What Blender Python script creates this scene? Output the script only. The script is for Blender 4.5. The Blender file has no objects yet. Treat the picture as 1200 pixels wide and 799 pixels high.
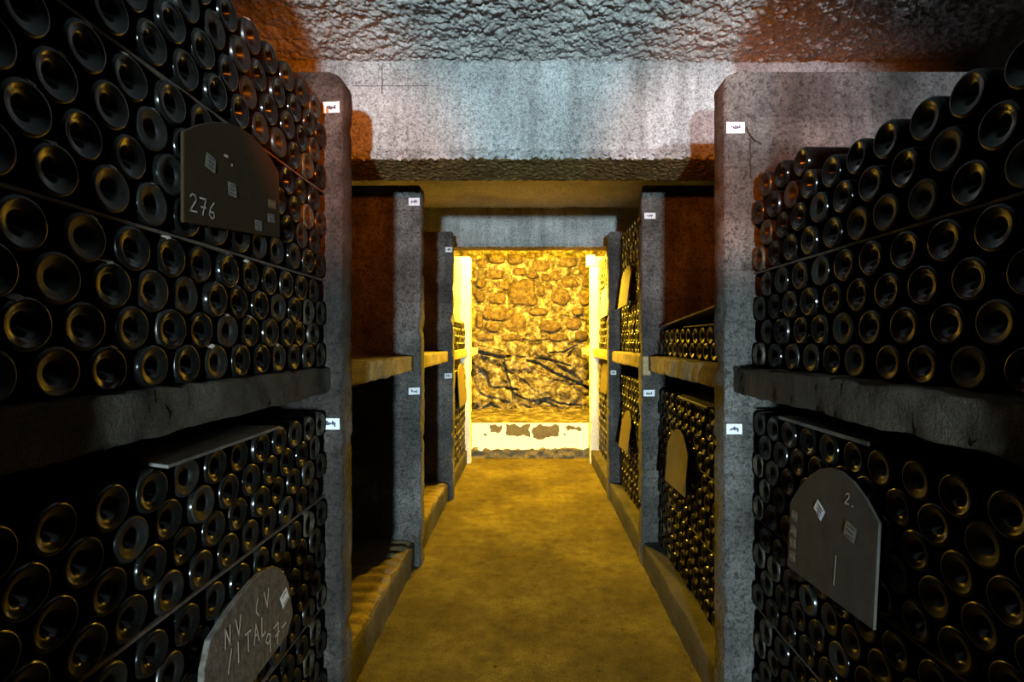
import bpy, bmesh, math, random
from mathutils import Vector, Matrix, noise
random.seed(7)
S = bpy.context.scene
PI = math.pi
H0 = 1.6                                   # eye height above the aisle floor

# ---------------------------------------------------------------- camera
cam = bpy.data.cameras.new('camera'); cam.lens = 18; cam.sensor_width = 36
cam.shift_x = -20 / 1200; cam.shift_y = 0.0; cam.clip_start = 0.05
co = bpy.data.objects.new('camera', cam); S.collection.objects.link(co)
co.location = (0, 0, H0); co.rotation_euler = (PI / 2, 0, 0); S.camera = co

# ---------------------------------------------------------------- world, lamps, exposure
w = bpy.data.worlds.new('world'); S.world = w; w.use_nodes = True
w.node_tree.nodes['Background'].inputs[0].default_value = (0.35, 0.25, 0.2, 1)
w.node_tree.nodes['Background'].inputs[1].default_value = 0.0
S.view_settings.view_transform = 'Standard'; S.view_settings.look = 'None'
S.view_settings.gamma = 1; S.view_settings.use_curve_mapping = False
S.view_settings.exposure = 0.0

def lamp(name, loc, col, power, rad):
    l = bpy.data.lights.new(name, 'POINT'); l.color = col; l.energy = power; l.shadow_soft_size = rad
    o = bpy.data.objects.new(name, l); o.location = loc; S.collection.objects.link(o); return o
YEL = (1.0, 0.61, 0.03)
def spot(name, loc, aim, col, power, rad, half, blend):
    l = bpy.data.lights.new(name, 'SPOT'); l.color = col; l.energy = power; l.shadow_soft_size = rad
    l.spot_size = math.radians(half * 2); l.spot_blend = blend
    o = bpy.data.objects.new(name, l); o.location = loc; S.collection.objects.link(o)
    o.rotation_euler = (Vector(aim) - Vector(loc)).to_track_quat('-Z', 'Y').to_euler(); return o
lamp('alcove_lamp', (-0.35, 6.36, H0 + 1.22), YEL, 980, 0.07)
lamp('alcove_lamp', (0.42, 6.36, H0 + 1.22), YEL, 980, 0.07)
spot('cool_aisle_lamp', (0.10, -4.6, H0 - 0.25), (0.03, 2.7, H0 + 0.12), (0.68, 0.92, 1.0), 4300, 0.11, 18.5, 0.6)
spot('orange_side_fill', (-0.08, 0.80, H0 + 0.74), (-1.22, 3.0, H0 + 0.88), (1.0, 0.22, 0.006), 200, 0.05, 25, 0.8)  # unseen orange spots added, coned to tint the sides and spare the bottles
spot('orange_side_fill', (0.12, 0.80, H0 + 0.74), (1.22, 3.0, H0 + 0.88), (1.0, 0.22, 0.006), 200, 0.05, 25, 0.8)
spot('added_rack_fill', (1.40, -0.45, H0 + 1.38), (1.30, 2.1, H0 + 0.9), (0.80, 0.90, 1.0), 750, 0.06, 17, 0.8)  # unseen spot added to brighten the partition above the near right bottles

# ---------------------------------------------------------------- materials
def nodes_of(name):
    m = bpy.data.materials.new(name); m.use_nodes = True
    nt = m.node_tree; b = nt.nodes['Principled BSDF']
    return m, nt, b
def N(nt, t, **kw):
    n = nt.nodes.new(t)
    for k, v in kw.items():
        if k in n.inputs: n.inputs[k].default_value = v
        else: setattr(n, k, v)
    return n
def ramp(nt, src, stops):
    r = nt.nodes.new('ShaderNodeValToRGB'); e = r.color_ramp.elements
    while len(e) < len(stops): e.new(0.5)
    for el, (p, c) in zip(e, stops):
        el.position = p; el.color = (*c, 1) if len(c) == 3 else c
    nt.links.new(src, r.inputs[0]); return r.outputs[0]
def mix(nt, a, b, fac, mode='MIX'):
    m = nt.nodes.new('ShaderNodeMix'); m.data_type = 'RGBA'; m.blend_type = mode
    for s, v in ((m.inputs[6], a), (m.inputs[7], b), (m.inputs[0], fac)):
        if isinstance(v, (int, float)): s.default_value = v
        elif isinstance(v, tuple): s.default_value = (*v, 1)
        else: nt.links.new(v, s)
    return m.outputs[2]
def noise_tex(nt, coord, scale, detail=6, rough=0.6, stretch=None):
    if stretch:
        mp = nt.nodes.new('ShaderNodeMapping'); mp.inputs['Scale'].default_value = stretch
        nt.links.new(coord, mp.inputs[0]); coord = mp.outputs[0]
    n = N(nt, 'ShaderNodeTexNoise', Scale=scale, Detail=detail, Roughness=rough)
    nt.links.new(coord, n.inputs['Vector']); return n.outputs['Fac']
def bump(nt, b, src, strength, dist):
    bp = N(nt, 'ShaderNodeBump', Strength=strength, Distance=dist)
    nt.links.new(src, bp.inputs['Height'])
    if b.inputs['Normal'].links: nt.links.new(b.inputs['Normal'].links[0].from_socket, bp.inputs['Normal'])
    nt.links.new(bp.outputs[0], b.inputs['Normal'])

def concrete(name, dark, mid, light, grain=(0.6, 0.006), fine=170, streak=0.5, rough=0.9, marks=False, pits=0.5):
    m, nt, b = nodes_of(name)
    g = N(nt, 'ShaderNodeNewGeometry').outputs['Position']
    big = noise_tex(nt, g, 2.3, 7, 0.65)
    col = ramp(nt, big, [(0.3, dark), (0.5, mid), (0.72, light)])
    st = noise_tex(nt, g, 3.0, 5, 0.6, (3.0, 3.0, 0.35))
    col = mix(nt, col, ramp(nt, st, [(0.32, (0.35, 0.33, 0.31)), (0.6, (1, 1, 1))]), streak, 'MULTIPLY')
    fn = noise_tex(nt, g, fine, 4, 0.75)
    col = mix(nt, col, ramp(nt, fn, [(0.34, (0.22, 0.21, 0.2)), (0.52, (0.8, 0.8, 0.8)), (0.7, (1.25, 1.25, 1.25))]), 0.8, 'MULTIPLY')
    sp = noise_tex(nt, g, 46, 6, 0.7)
    col = mix(nt, col, ramp(nt, sp, [(0.36, (0.3, 0.29, 0.28)), (0.5, (1, 1, 1))]), pits, 'MULTIPLY')
    if marks:
        sx = N(nt, 'ShaderNodeSeparateXYZ'); nt.links.new(g, sx.inputs[0])
        wv = N(nt, 'ShaderNodeMath', operation='PINGPONG'); wv.inputs[1].default_value = 0.105
        nt.links.new(sx.outputs[2], wv.inputs[0])
        line = ramp(nt, wv.outputs[0], [(0.0, (0, 0, 0)), (0.006, (1, 1, 1))])
        col = mix(nt, col, ramp(nt, wv.outputs[0], [(0.0, (0.45, 0.43, 0.4)), (0.008, (1, 1, 1))]), 0.4, 'MULTIPLY')
        bump(nt, b, line, 0.3, 0.002)
    nt.links.new(col, b.inputs['Base Color'])
    b.inputs['Roughness'].default_value = rough; b.inputs['Specular IOR Level'].default_value = 0.25
    bump(nt, b, sp, 0.6, 0.012); bump(nt, b, fn, grain[0], grain[1])
    return m

M = {}
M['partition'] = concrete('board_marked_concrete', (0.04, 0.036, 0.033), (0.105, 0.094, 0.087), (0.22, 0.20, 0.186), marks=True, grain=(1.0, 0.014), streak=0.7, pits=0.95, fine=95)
M['shelf'] = concrete('shelf_concrete', (0.14, 0.10, 0.045), (0.28, 0.21, 0.10), (0.40, 0.31, 0.16), streak=0.2, grain=(0.7, 0.006))  # lit copy: yellow lamplight lifted into the shelf colour
M['shelf_dim'] = concrete('shaded_shelf_concrete', (0.02, 0.015, 0.009), (0.04, 0.03, 0.019), (0.075, 0.058, 0.038), streak=0.2, grain=(0.7, 0.006))  # dark copy of the shelf mix, dimness of the near bay put into colour
M['kerb'] = concrete('kerb_concrete', (0.014, 0.012, 0.009), (0.04, 0.033, 0.026), (0.085, 0.07, 0.056), streak=0.5)
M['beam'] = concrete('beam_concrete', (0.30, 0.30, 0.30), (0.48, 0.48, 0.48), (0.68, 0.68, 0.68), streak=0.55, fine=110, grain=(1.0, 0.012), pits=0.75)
M['beam_under'] = concrete('shaded_beam_underside', (0.05, 0.03, 0.008), (0.12, 0.078, 0.022), (0.22, 0.15, 0.05), streak=0.0, fine=120, grain=(0.3, 0.004), pits=0.6)  # shade and warm bounce put into the underside colour
M['partition_left'] = concrete('dark_brown_concrete', (0.02, 0.015, 0.012), (0.05, 0.038, 0.032), (0.17, 0.14, 0.125), marks=True, fine=95, grain=(1.0, 0.014), streak=0.7, pits=0.9)  # darker, browner mix for the nearest left partition
M['gunite'] = concrete('sprayed_concrete', (0.42, 0.41, 0.40), (0.60, 0.58, 0.56), (0.74, 0.72, 0.7), streak=0.0, fine=110, grain=(1.0, 0.014), pits=0.5)
M['wall'] = concrete('side_wall_concrete', (0.08, 0.07, 0.06), (0.15, 0.13, 0.12), (0.24, 0.21, 0.19), marks=True)

def floor_mat():
    m, nt, b = nodes_of('worn_cement_floor')
    g = N(nt, 'ShaderNodeNewGeometry').outputs['Position']
    big = noise_tex(nt, g, 1.5, 8, 0.62)
    col = ramp(nt, big, [(0.28, (0.03, 0.02, 0.004)), (0.5, (0.07, 0.053, 0.011)), (0.7, (0.125, 0.10, 0.02))])
    md = noise_tex(nt, g, 11, 8, 0.72)
    col = mix(nt, col, ramp(nt, md, [(0.3, (0.5, 0.46, 0.4)), (0.55, (1, 1, 1)), (0.72, (1.25, 1.22, 1.15))]), 0.75, 'MULTIPLY')
    fn = noise_tex(nt, g, 150, 4, 0.85)
    col = mix(nt, col, ramp(nt, fn, [(0.38, (0.3, 0.28, 0.22)), (0.6, (1.3, 1.3, 1.3))]), 0.85, 'MULTIPLY')
    sc = noise_tex(nt, g, 22, 2, 0.5)
    col = mix(nt, col, ramp(nt, sc, [(0.235, (0.12, 0.1, 0.08)), (0.262, (1, 1, 1))]), 0.85, 'MULTIPLY')
    nt.links.new(col, b.inputs['Base Color'])
    nt.links.new(ramp(nt, md, [(0.3, (0.9,) * 3), (0.7, (0.78,) * 3)]), b.inputs['Roughness'])
    b.inputs['Specular IOR Level'].default_value = 0.12
    bump(nt, b, md, 0.7, 0.014); bump(nt, b, fn, 0.9, 0.006)
    return m
M['floor'] = floor_mat()

def rock_mat(name, stops, sc=9.0, b1=0.02):
    m, nt, b = nodes_of(name)
    g = N(nt, 'ShaderNodeNewGeometry').outputs['Position']
    oi = N(nt, 'ShaderNodeObjectInfo').outputs['Random']
    a = noise_tex(nt, g, sc, 9, 0.75)
    col = ramp(nt, a, stops)
    v = N(nt, 'ShaderNodeTexVoronoi', Scale=sc * 2.2, feature='DISTANCE_TO_EDGE'); 
    wn = noise_tex(nt, g, 12, 4, 0.6)
    vm = N(nt, 'ShaderNodeVectorMath', operation='ADD'); nt.links.new(g, vm.inputs[0])
    cmb = N(nt, 'ShaderNodeCombineXYZ'); nt.links.new(wn, cmb.inputs[0]); nt.links.new(wn, cmb.inputs[2])
    nt.links.new(cmb.outputs[0], vm.inputs[1]); nt.links.new(vm.outputs[0], v.inputs['Vector'])
    col = mix(nt, col, ramp(nt, v.outputs['Distance'], [(0.0, (0.45, 0.4, 0.33)), (0.06, (1, 1, 1))]), 0.45, 'MULTIPLY')
    f = noise_tex(nt, g, 60, 5, 0.75)
    col = mix(nt, col, ramp(nt, f, [(0.35, (0.35, 0.32, 0.28)), (0.6, (1.15, 1.15, 1.15))]), 0.8, 'MULTIPLY')
    col = mix(nt, col, ramp(nt, oi, [(0.0, (0.65, 0.62, 0.6)), (1.0, (1.1, 1.08, 1.05))]), 0.9, 'MULTIPLY')
    nt.links.new(col, b.inputs['Base Color']); b.inputs['Roughness'].default_value = 0.8
    b.inputs['Specular IOR Level'].default_value = 0.3
    bump(nt, b, a, 0.9, b1); bump(nt, b, f, 0.7, 0.008)
    return m
M['rock'] = rock_mat('cellar_bedrock', [(0.32, (0.01, 0.007, 0.003)), (0.45, (0.06, 0.045, 0.02)), (0.55, (0.19, 0.16, 0.10)), (0.66, (0.55, 0.50, 0.40))])
M['stone'] = rock_mat('rubble_stone', [(0.32, (0.01, 0.006, 0.002)), (0.48, (0.06, 0.038, 0.014)), (0.66, (0.18, 0.13, 0.06))], 12, 0.012)

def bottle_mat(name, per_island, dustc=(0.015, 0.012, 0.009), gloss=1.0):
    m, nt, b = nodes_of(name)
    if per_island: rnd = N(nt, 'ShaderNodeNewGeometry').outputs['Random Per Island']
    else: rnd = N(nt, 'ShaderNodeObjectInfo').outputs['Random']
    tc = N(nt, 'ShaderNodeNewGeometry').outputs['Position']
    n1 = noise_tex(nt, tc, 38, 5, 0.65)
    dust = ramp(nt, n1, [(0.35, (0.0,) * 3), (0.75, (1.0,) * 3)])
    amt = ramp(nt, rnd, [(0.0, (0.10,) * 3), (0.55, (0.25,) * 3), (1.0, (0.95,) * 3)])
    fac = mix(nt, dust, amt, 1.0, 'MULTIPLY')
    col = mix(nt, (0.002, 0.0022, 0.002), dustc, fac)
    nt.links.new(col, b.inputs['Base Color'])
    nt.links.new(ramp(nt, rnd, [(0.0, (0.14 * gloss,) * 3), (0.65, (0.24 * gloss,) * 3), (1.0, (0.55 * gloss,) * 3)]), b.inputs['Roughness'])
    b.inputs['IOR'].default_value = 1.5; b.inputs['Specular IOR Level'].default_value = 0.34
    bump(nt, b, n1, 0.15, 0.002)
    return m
M['bottle'] = bottle_mat('dusty_dark_glass', False, gloss=1.15)
M['bottle_body'] = bottle_mat('black_bottle_glass', False, (0.016, 0.0135, 0.011), 0.75)
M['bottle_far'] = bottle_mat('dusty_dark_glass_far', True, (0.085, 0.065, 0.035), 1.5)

def simple(name, col, rough=0.7, var=0.5, sc=30, b1=0.3):
    m, nt, b = nodes_of(name)
    g = N(nt, 'ShaderNodeNewGeometry').outputs['Position']
    a = noise_tex(nt, g, sc, 6, 0.7)
    nt.links.new(mix(nt, col, ramp(nt, a, [(0.3, (0.3, 0.3, 0.3)), (0.65, (1.2, 1.2, 1.2))]), var, 'MULTIPLY'), b.inputs['Base Color'])
    b.inputs['Roughness'].default_value = rough; b.inputs['Specular IOR Level'].default_value = 0.12
    if b1: bump(nt, b, a, b1, 0.004)
    return m
M['paper'] = simple('white_paper', (0.52, 0.51, 0.54), 0.8, 0.25, 60, 0.1)
M['old_paper'] = simple('yellowed_paper', (0.14, 0.12, 0.09), 0.85, 0.6, 90, 0.1)
M['ink'] = simple('dark_ink', (0.05, 0.05, 0.08), 0.8, 0.2, 60, 0)
M['rust'] = simple('rust_stain', (0.28, 0.12, 0.04), 0.9, 0.4, 80, 0)
M['lath'] = simple('weathered_lath_wood', (0.075, 0.055, 0.04), 0.8, 0.6, 40, 0.4)
M['slate'] = simple('grey_slate', (0.10, 0.092, 0.085), 0.55, 0.7, 14, 0.5)
M['slate_rough'] = simple('rough_weathered_slate', (0.075, 0.06, 0.05), 0.7, 0.85, 45, 0.9)
M['board_brown'] = simple('brown_painted_board', (0.02, 0.012, 0.004), 0.9, 0.35, 25, 0.2)
M['board_grey'] = simple('grey_brown_board', (0.038, 0.033, 0.028), 0.55, 0.45, 16, 0.2)
M['board_ochre'] = simple('ochre_board', (0.10, 0.076, 0.032), 0.65, 0.4, 20, 0.2)
M['board_pink'] = simple('pinkish_card', (0.62, 0.46, 0.38), 0.75, 0.3, 20, 0.1)
M['chalk'] = simple('chalk', (0.36, 0.31, 0.26), 0.95, 0.5, 300, 0)
M['paint_dab'] = simple('white_paint_dab', (0.28, 0.23, 0.19), 0.8, 0.4, 90, 0.2)
M['crack'] = simple('dark_crack', (0.02, 0.016, 0.012), 0.95, 0.2, 60, 0)
M['sand'] = simple('gritty_sand', (0.13, 0.095, 0.045), 0.95, 0.8, 70, 0.9)
M['block'] = simple('ochre_timber', (0.24, 0.18, 0.10), 0.7, 0.6, 30, 0.4)
M['white'] = concrete('overlit_concrete', (0.62, 0.60, 0.55), (0.72, 0.70, 0.66), (0.8, 0.78, 0.74), streak=0.15, pits=0.1, grain=(0.3, 0.003))  # lamp glare put into the concrete colour at the far end

def plinth_mat():
    m, nt, b = nodes_of('peeling_whitewash')
    g = N(nt, 'ShaderNodeNewGeometry').outputs['Position']
    n = N(nt, 'ShaderNodeTexNoise', Scale=9.0, Detail=6.0); nt.links.new(g, n.inputs['Vector'])
    sub = N(nt, 'ShaderNodeVectorMath', operation='SUBTRACT'); nt.links.new(n.outputs['Color'], sub.inputs[0]); sub.inputs[1].default_value = (.5, .5, .5)
    scl = N(nt, 'ShaderNodeVectorMath', operation='SCALE'); nt.links.new(sub.outputs[0], scl.inputs[0]); scl.inputs['Scale'].default_value = 0.16
    add = N(nt, 'ShaderNodeVectorMath', operation='ADD'); nt.links.new(g, add.inputs[0]); nt.links.new(scl.outputs[0], add.inputs[1])
    sp = N(nt, 'ShaderNodeSeparateXYZ'); nt.links.new(add.outputs[0], sp.inputs[0])
    def mth(op, a, bb=None):
        q = N(nt, 'ShaderNodeMath', operation=op)
        for i, v in enumerate((a, bb)):
            if v is None: continue
            if isinstance(v, (int, float)): q.inputs[i].default_value = v
            else: nt.links.new(v, q.inputs[i])
        return q.outputs[0]
    tot = None
    # peeled patches: centre x, centre z, half width, half height
    for cx, cz, hw, hh in ((-0.455, 0.40, 0.085, 0.05), (-0.15, 0.375, 0.165, 0.075), (0.23, 0.36, 0.165, 0.082), (0.62, 0.40, 0.11, 0.02), (-0.60, 0.315, 0.025, 0.02), (0.48, 0.32, 0.015, 0.015)):
        dx = mth('DIVIDE', mth('ABSOLUTE', mth('SUBTRACT', sp.outputs[0], cx)), hw)
        dz = mth('DIVIDE', mth('ABSOLUTE', mth('SUBTRACT', sp.outputs[2], cz)), hh)
        k = mth('LESS_THAN', mth('MAXIMUM', dx, dz), 1.0)
        tot = k if tot is None else mth('MAXIMUM', tot, k)
    rag = mth('ADD', mth('MULTIPLY', n.outputs['Fac'], 0.16), 0.055)
    tot = mth('MAXIMUM', tot, mth('LESS_THAN', sp.outputs[2], rag))
    fn = noise_tex(nt, g, 60, 5, 0.7)
    base = ramp(nt, fn, [(0.3, (0.58, 0.55, 0.49)), (0.6, (0.78, 0.76, 0.7))])
    dk = ramp(nt, fn, [(0.35, (0.03, 0.022, 0.01)), (0.65, (0.16, 0.13, 0.07))])
    nt.links.new(mix(nt, base, dk, tot), b.inputs['Base Color']); b.inputs['Roughness'].default_value = 0.9
    bump(nt, b, fn, 0.5, 0.006)
    return m
M['plinth'] = plinth_mat()

# ---------------------------------------------------------------- helpers
def link(name, me, mat, parent=None, loc=None):
    if mat: me.materials.append(mat)
    o = bpy.data.objects.new(name, me); S.collection.objects.link(o)
    if loc: o.location = loc
    if parent: o.parent = parent
    return o
def tag(o, label, cat, group=None):
    o['label'] = label; o['category'] = cat
    if group: o['group'] = group
    return o
def struct(o): o['kind'] = 'structure'; return o
def mesh(name, v, f, smooth=True, sharp=0.6):
    me = bpy.data.meshes.new(name); me.from_pydata(v, [], f); me.update()
    if smooth:
        me.polygons.foreach_set('use_smooth', [True] * len(me.polygons))
        if sharp: me.set_sharp_from_angle(angle=sharp)
    return me
def empty(name, loc):
    o = bpy.data.objects.new(name, None); o.empty_display_size = 0.05; S.collection.objects.link(o); o.location = loc; return o
def n3(x, y, z, s): return noise.noise(Vector((x * s, y * s, z * s)))
def fbm(x, y, z, s, o=4): return noise.fractal(Vector((x * s, y * s, z * s)), 0.9, 2.1, o)

def sweep(name, prof, stations, place, jit=0.003, cap=True, jfreq=14, taper=None):
    """prof: closed list of 2D points; place(a, b, t) -> 3D; jittered by coherent noise"""
    v = []; f = []; n = len(prof)
    ca = sum(p[0] for p in prof) / n; cb = sum(p[1] for p in prof) / n
    for i, t in enumerate(stations):
        k = taper(i) if taper else 0
        for a, b in prof:
            if k: a = a + (ca - a) / max(abs(ca - a), 1e-6) * min(k, abs(ca - a)); b = b + (cb - b) / max(abs(cb - b), 1e-6) * min(k, abs(cb - b))
            p = Vector(place(a, b, t))
            d = n3(p.x + 3, p.y, p.z, jfreq) * jit + n3(p.x, p.y + 9, p.z, jfreq * 3.1) * jit * 0.6
            d2 = n3(p.x, p.y, p.z + 5, jfreq) * jit + n3(p.x + 7, p.y, p.z, jfreq * 3.1) * jit * 0.6
            q = Vector(place(a + d * 1.0, b + d2, t)); v.append(q)
    for i in range(len(stations) - 1):
        for j in range(n):
            f.append((i * n + j, i * n + (j + 1) % n, (i + 1) * n + (j + 1) % n, (i + 1) * n + j))
    if cap: f.append(tuple(range(n))[::-1]); f.append(tuple((len(stations) - 1) * n + j for j in range(n)))
    me = mesh(name, v, f, True, 0.7)
    bm = bmesh.new(); bm.from_mesh(me); bmesh.ops.recalc_face_normals(bm, faces=bm.faces); bm.to_mesh(me); bm.free()
    return me
def rrect(a0, a1, b0, b1, r, seg=3):
    pts = []
    for cx, cy, s in ((a1 - r, b1 - r, 0), (a0 + r, b1 - r, 1), (a0 + r, b0 + r, 2), (a1 - r, b0 + r, 3)):
        for k in range(seg + 1):
            t = (s + k / seg) * PI / 2; pts.append((cx + r * math.cos(t), cy + r * math.sin(t)))
    return pts
def frange(a, b, n): return [a + (b - a) * i / n for i in range(n + 1)]
def grid(name, us, vs, fn, smooth=True):
    v = [fn(a, b) for b in vs for a in us]; nu = len(us)
    f = [(j * nu + i, j * nu + i + 1, (j + 1) * nu + i + 1, (j + 1) * nu + i) for j in range(len(vs) - 1) for i in range(nu - 1)]
    return mesh(name, v, f, smooth, None)
def boxmesh(name, x0, x1, y0, y1, z0, z1, bev=0.0):
    bm = bmesh.new(); bmesh.ops.create_cube(bm, size=1)
    for v in bm.verts: v.co = Vector((x0 + (v.co.x + .5) * (x1 - x0), y0 + (v.co.y + .5) * (y1 - y0), z0 + (v.co.z + .5) * (z1 - z0)))
    if bev: bmesh.ops.bevel(bm, geom=bm.edges[:], offset=bev, segments=2, affect='EDGES', profile=0.6)
    me = bpy.data.meshes.new(name); bm.to_mesh(me); bm.free(); return me

# ---------------------------------------------------------------- dimensions
FR = [2.094 + 1.53 * k for k in range(4)]      # aisle-facing fronts of the partitions
TH = 0.127; TOPZ = H0 + 1.10; OUT = 2.3
PX = {-1: 0.765, 1: 0.80}                       # partition nose
BX = {-1: 0.822, 1: 0.905}                      # plane of the bottle bases
SX = {-1: 0.812, 1: 0.835}                      # shelf nose
KERB = 0.81; BEDZ = H0 - 1.424
SH1, SH0 = H0 - 0.105, H0 - 0.21
CEIL = H0 + 1.49

# ---------------------------------------------------------------- floor, walls, ceiling
def floor_z(x, y): return fbm(x, y, 0, 2.2, 4) * 0.004 + n3(x, y, 0, 30) * 0.0012
struct(link('floor', grid('floor', frange(-0.86, 0.86, 80), frange(-7.0, 1.3, 40)[:-1] + frange(1.3, 7.12, 270), lambda x, y: (x, y, floor_z(x, y))), M['floor']))
struct(link('wall_left', boxmesh('wall_left', -OUT - 0.2, -OUT, -7.0, 8.6, 0, CEIL + 0.1), M['wall']))
struct(link('wall_right', boxmesh('wall_right', OUT, OUT + 0.2, -7.0, 8.6, 0, CEIL + 0.1), M['wall']))
struct(link('wall_near', boxmesh('wall_near', -OUT - 0.2, OUT + 0.2, -7.2, -7.0, 0, CEIL + 0.1), M['wall']))

def gun(x, y, amp):
    w_ = Vector((x + 0.03 * n3(x, y, 0, 9), y + 0.03 * n3(x, y, 5, 9), 0))
    d = noise.voronoi(w_ * 36, distance_metric='DISTANCE')[0]
    d2 = noise.voronoi(w_ * 75 + Vector((4, 4, 0)), distance_metric='DISTANCE')[0]
    return amp * ((0.75 - d[0]) * 0.9 + (0.6 - d2[0]) * 0.55 + fbm(x, y, 0, 18, 3) * 0.45) + fbm(x, y, 2, 3.0, 3) * 0.01
c1 = link('ceiling', grid('ceiling', frange(-OUT, OUT, 620), frange(1.85, 2.76, 150), lambda x, y: (x, y, CEIL - gun(x, y, 0.021))), M['gunite']); struct(c1)
struct(link('ceiling', grid('ceiling_b', frange(-OUT, OUT, 40), frange(-7.0, 1.85, 60), lambda x, y: (x, y, CEIL - fbm(x, y, 2, 3, 3) * 0.01 * (1 if y < 1.74 else 1) - 0.012)), M['gunite']))
struct(link('ceiling', grid('ceiling_c', frange(-OUT, OUT, 170), frange(3.0, 5.85, 130), lambda x, y: (x, y, CEIL + 0.01 - gun(x, y, 0.012))), M['gunite']))
struct(link('ceiling', grid('ceiling_d', frange(-OUT, OUT, 50), frange(5.9, 8.7, 40), lambda x, y: (x, y, CEIL + 0.01 - gun(x, y, 0.01))), M['gunite']))
struct(link('ceiling', boxmesh('ceiling_slab', -OUT - 0.2, OUT + 0.2, -7.2, 8.8, CEIL + 0.05, CEIL + 0.2), M['wall']))

def beam(y0, y1, zb, cells, lip, seed):
    """downstand beam: front face, ragged lip, underside, back face as one displaced sheet"""
    path = [(y0, CEIL + 0.06, 0)]
    nz = max(6, int((CEIL - zb - lip) / cells))
    for i in range(nz + 1): path.append((y0, CEIL - (CEIL - zb - lip) * i / nz, 0.0028))
    nl = max(3, int(lip / (cells * 0.8)))
    for i in range(1, nl + 1):
        t = i / nl; path.append((y0 - 0.014 * math.sin(t * PI * 0.8), zb + lip * (1 - t), 0.022))
    ny = max(5, int((y1 - y0) / (cells * 1.5)))
    for i in range(1, ny + 1): path.append((y0 + (y1 - y0) * i / ny, zb, 0.010))
    path += [(y1, zb + (CEIL - zb) * 0.5, 0.005), (y1, CEIL + 0.06, 0)]
    xs = frange(-OUT, OUT, int(2 * OUT / cells)); v = []; n = len(xs)
    for (y, z, amp) in path:
        for x in xs:
            g1 = n3(x, y * 2 + seed, z * 1.5, 95); g2 = n3(x + 5, y * 2, z * 1.3 + seed, 48)
            und = fbm(x, y, z, 3, 3) * 0.004
            v.append((x, y - amp * (g1 * 0.7 + g2) - und, z - (amp * (g2 * 0.8 + n3(x, z, y, 70) * 0.6) if amp > 0.004 else 0)))
    f = [(j * n + i, j * n + i + 1, (j + 1) * n + i + 1, (j + 1) * n + i) for j in range(len(path) - 1) for i in range(n - 1)]
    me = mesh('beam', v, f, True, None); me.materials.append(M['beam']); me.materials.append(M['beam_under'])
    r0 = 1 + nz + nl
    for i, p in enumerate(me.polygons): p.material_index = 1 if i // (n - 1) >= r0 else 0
    return me
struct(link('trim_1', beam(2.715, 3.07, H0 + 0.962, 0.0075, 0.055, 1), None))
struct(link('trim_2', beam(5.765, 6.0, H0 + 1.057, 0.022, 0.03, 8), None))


# ---------------------------------------------------------------- kerb slabs
for s, nm in ((-1, 'trim_3'), (1, 'trim_4')):
    prof = [(KERB * s, 0.0), (KERB * s, 0.05), (KERB * s, 0.10), (KERB * s, BEDZ - 0.018), (s * (KERB + 0.005), BEDZ - 0.006), (s * (KERB + 0.018), BEDZ), (s * (KERB + 0.1), BEDZ), (OUT * s, BEDZ), (OUT * s, 0)]
    me = sweep(nm, prof, frange(-7.0, 0.6, 6)[:-1] + frange(0.6, 7.0, 210) + [8.3], lambda a, b, t: (a, t, b), 0.006, True, 9)
    struct(link(nm, me, M['kerb']))

# ---------------------------------------------------------------- partitions
def tube(name, pts, r, n=6):
    v = []; f = []
    for i, p in enumerate(pts):
        p = Vector(p); d = (Vector(pts[min(i + 1, len(pts) - 1)]) - Vector(pts[max(i - 1, 0)])).normalized()
        a = d.orthogonal().normalized(); b = d.cross(a)
        for k in range(n):
            t = 2 * PI * k / n; v.append(p + (a * math.cos(t) + b * math.sin(t)) * r)
    for i in range(len(pts) - 1):
        for k in range(n): f.append((i * n + k, i * n + (k + 1) % n, (i + 1) * n + (k + 1) % n, (i + 1) * n + k))
    return mesh(name, v, f, True, None)
def paper_tag(parent, x0, x1, y, zc, h, tilt=0.0, marks=True, org=(0, 0, 0)):
    """small paper tag stuck on a partition front (faces the camera side)"""
    ox, oy, oz = org
    xs = frange(x0, x1, 6); zs = frange(zc - h / 2, zc + h / 2, 3)
    def fn(x, z): return (x - ox, y - 0.0022 - 0.0012 * n3(x, z, 0, 40) - 0.004 * max(0, (x - x1 + 0.012) / 0.012) * random.random() - oy, z + (x - x0) * tilt - oz)
    me = grid('paper_tag', xs, zs, fn, False)
    p = link('paper_tag', me, M['paper'], parent); sd = p.modifiers.new('thick', 'SOLIDIFY'); sd.thickness = 0.001; sd.offset = 0
    p['label'] = 'small white paper tag'
    if marks:
        v = []; f = []
        for k in range(5):
            cx = x0 + (x1 - x0) * (0.28 + 0.11 * k); hh = h * random.uniform(0.07, 0.22); ww = 0.0035
            zz = zc + (cx - x0) * tilt + h * 0.1 * random.uniform(-1, 1); b = len(v)
            for a, c in ((-ww, -hh), (ww, -hh), (ww, hh), (-ww, hh)): v.append((cx + a - ox, y - 0.0055 - oy, zz + c - oz))
            f.append((b, b + 1, b + 2, b + 3))
        q = link('ink_mark', mesh('ink_mark', v, f, False), M['ink'], p)
bm1 = bpy.data.objects['trim_1']
link('crack', tube('crack', [(-0.778 + 0.004 * n3(i, 2, 0, 0.8), 2.7135, CEIL - 0.02 - 0.02 * i) for i in range(9)], 0.0022), M['crack'], bm1)
link('crack', tube('crack', [(-0.93 + 0.05 * i, 2.7145, H0 + 1.352 + 0.002 * n3(i, 5, 0, 0.8)) for i in range(9)], 0.0014), M['crack'], bm1)
words = ['nearest', 'second', 'third', 'farthest']
side_name = {-1: 'left', 1: 'right'}
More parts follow.
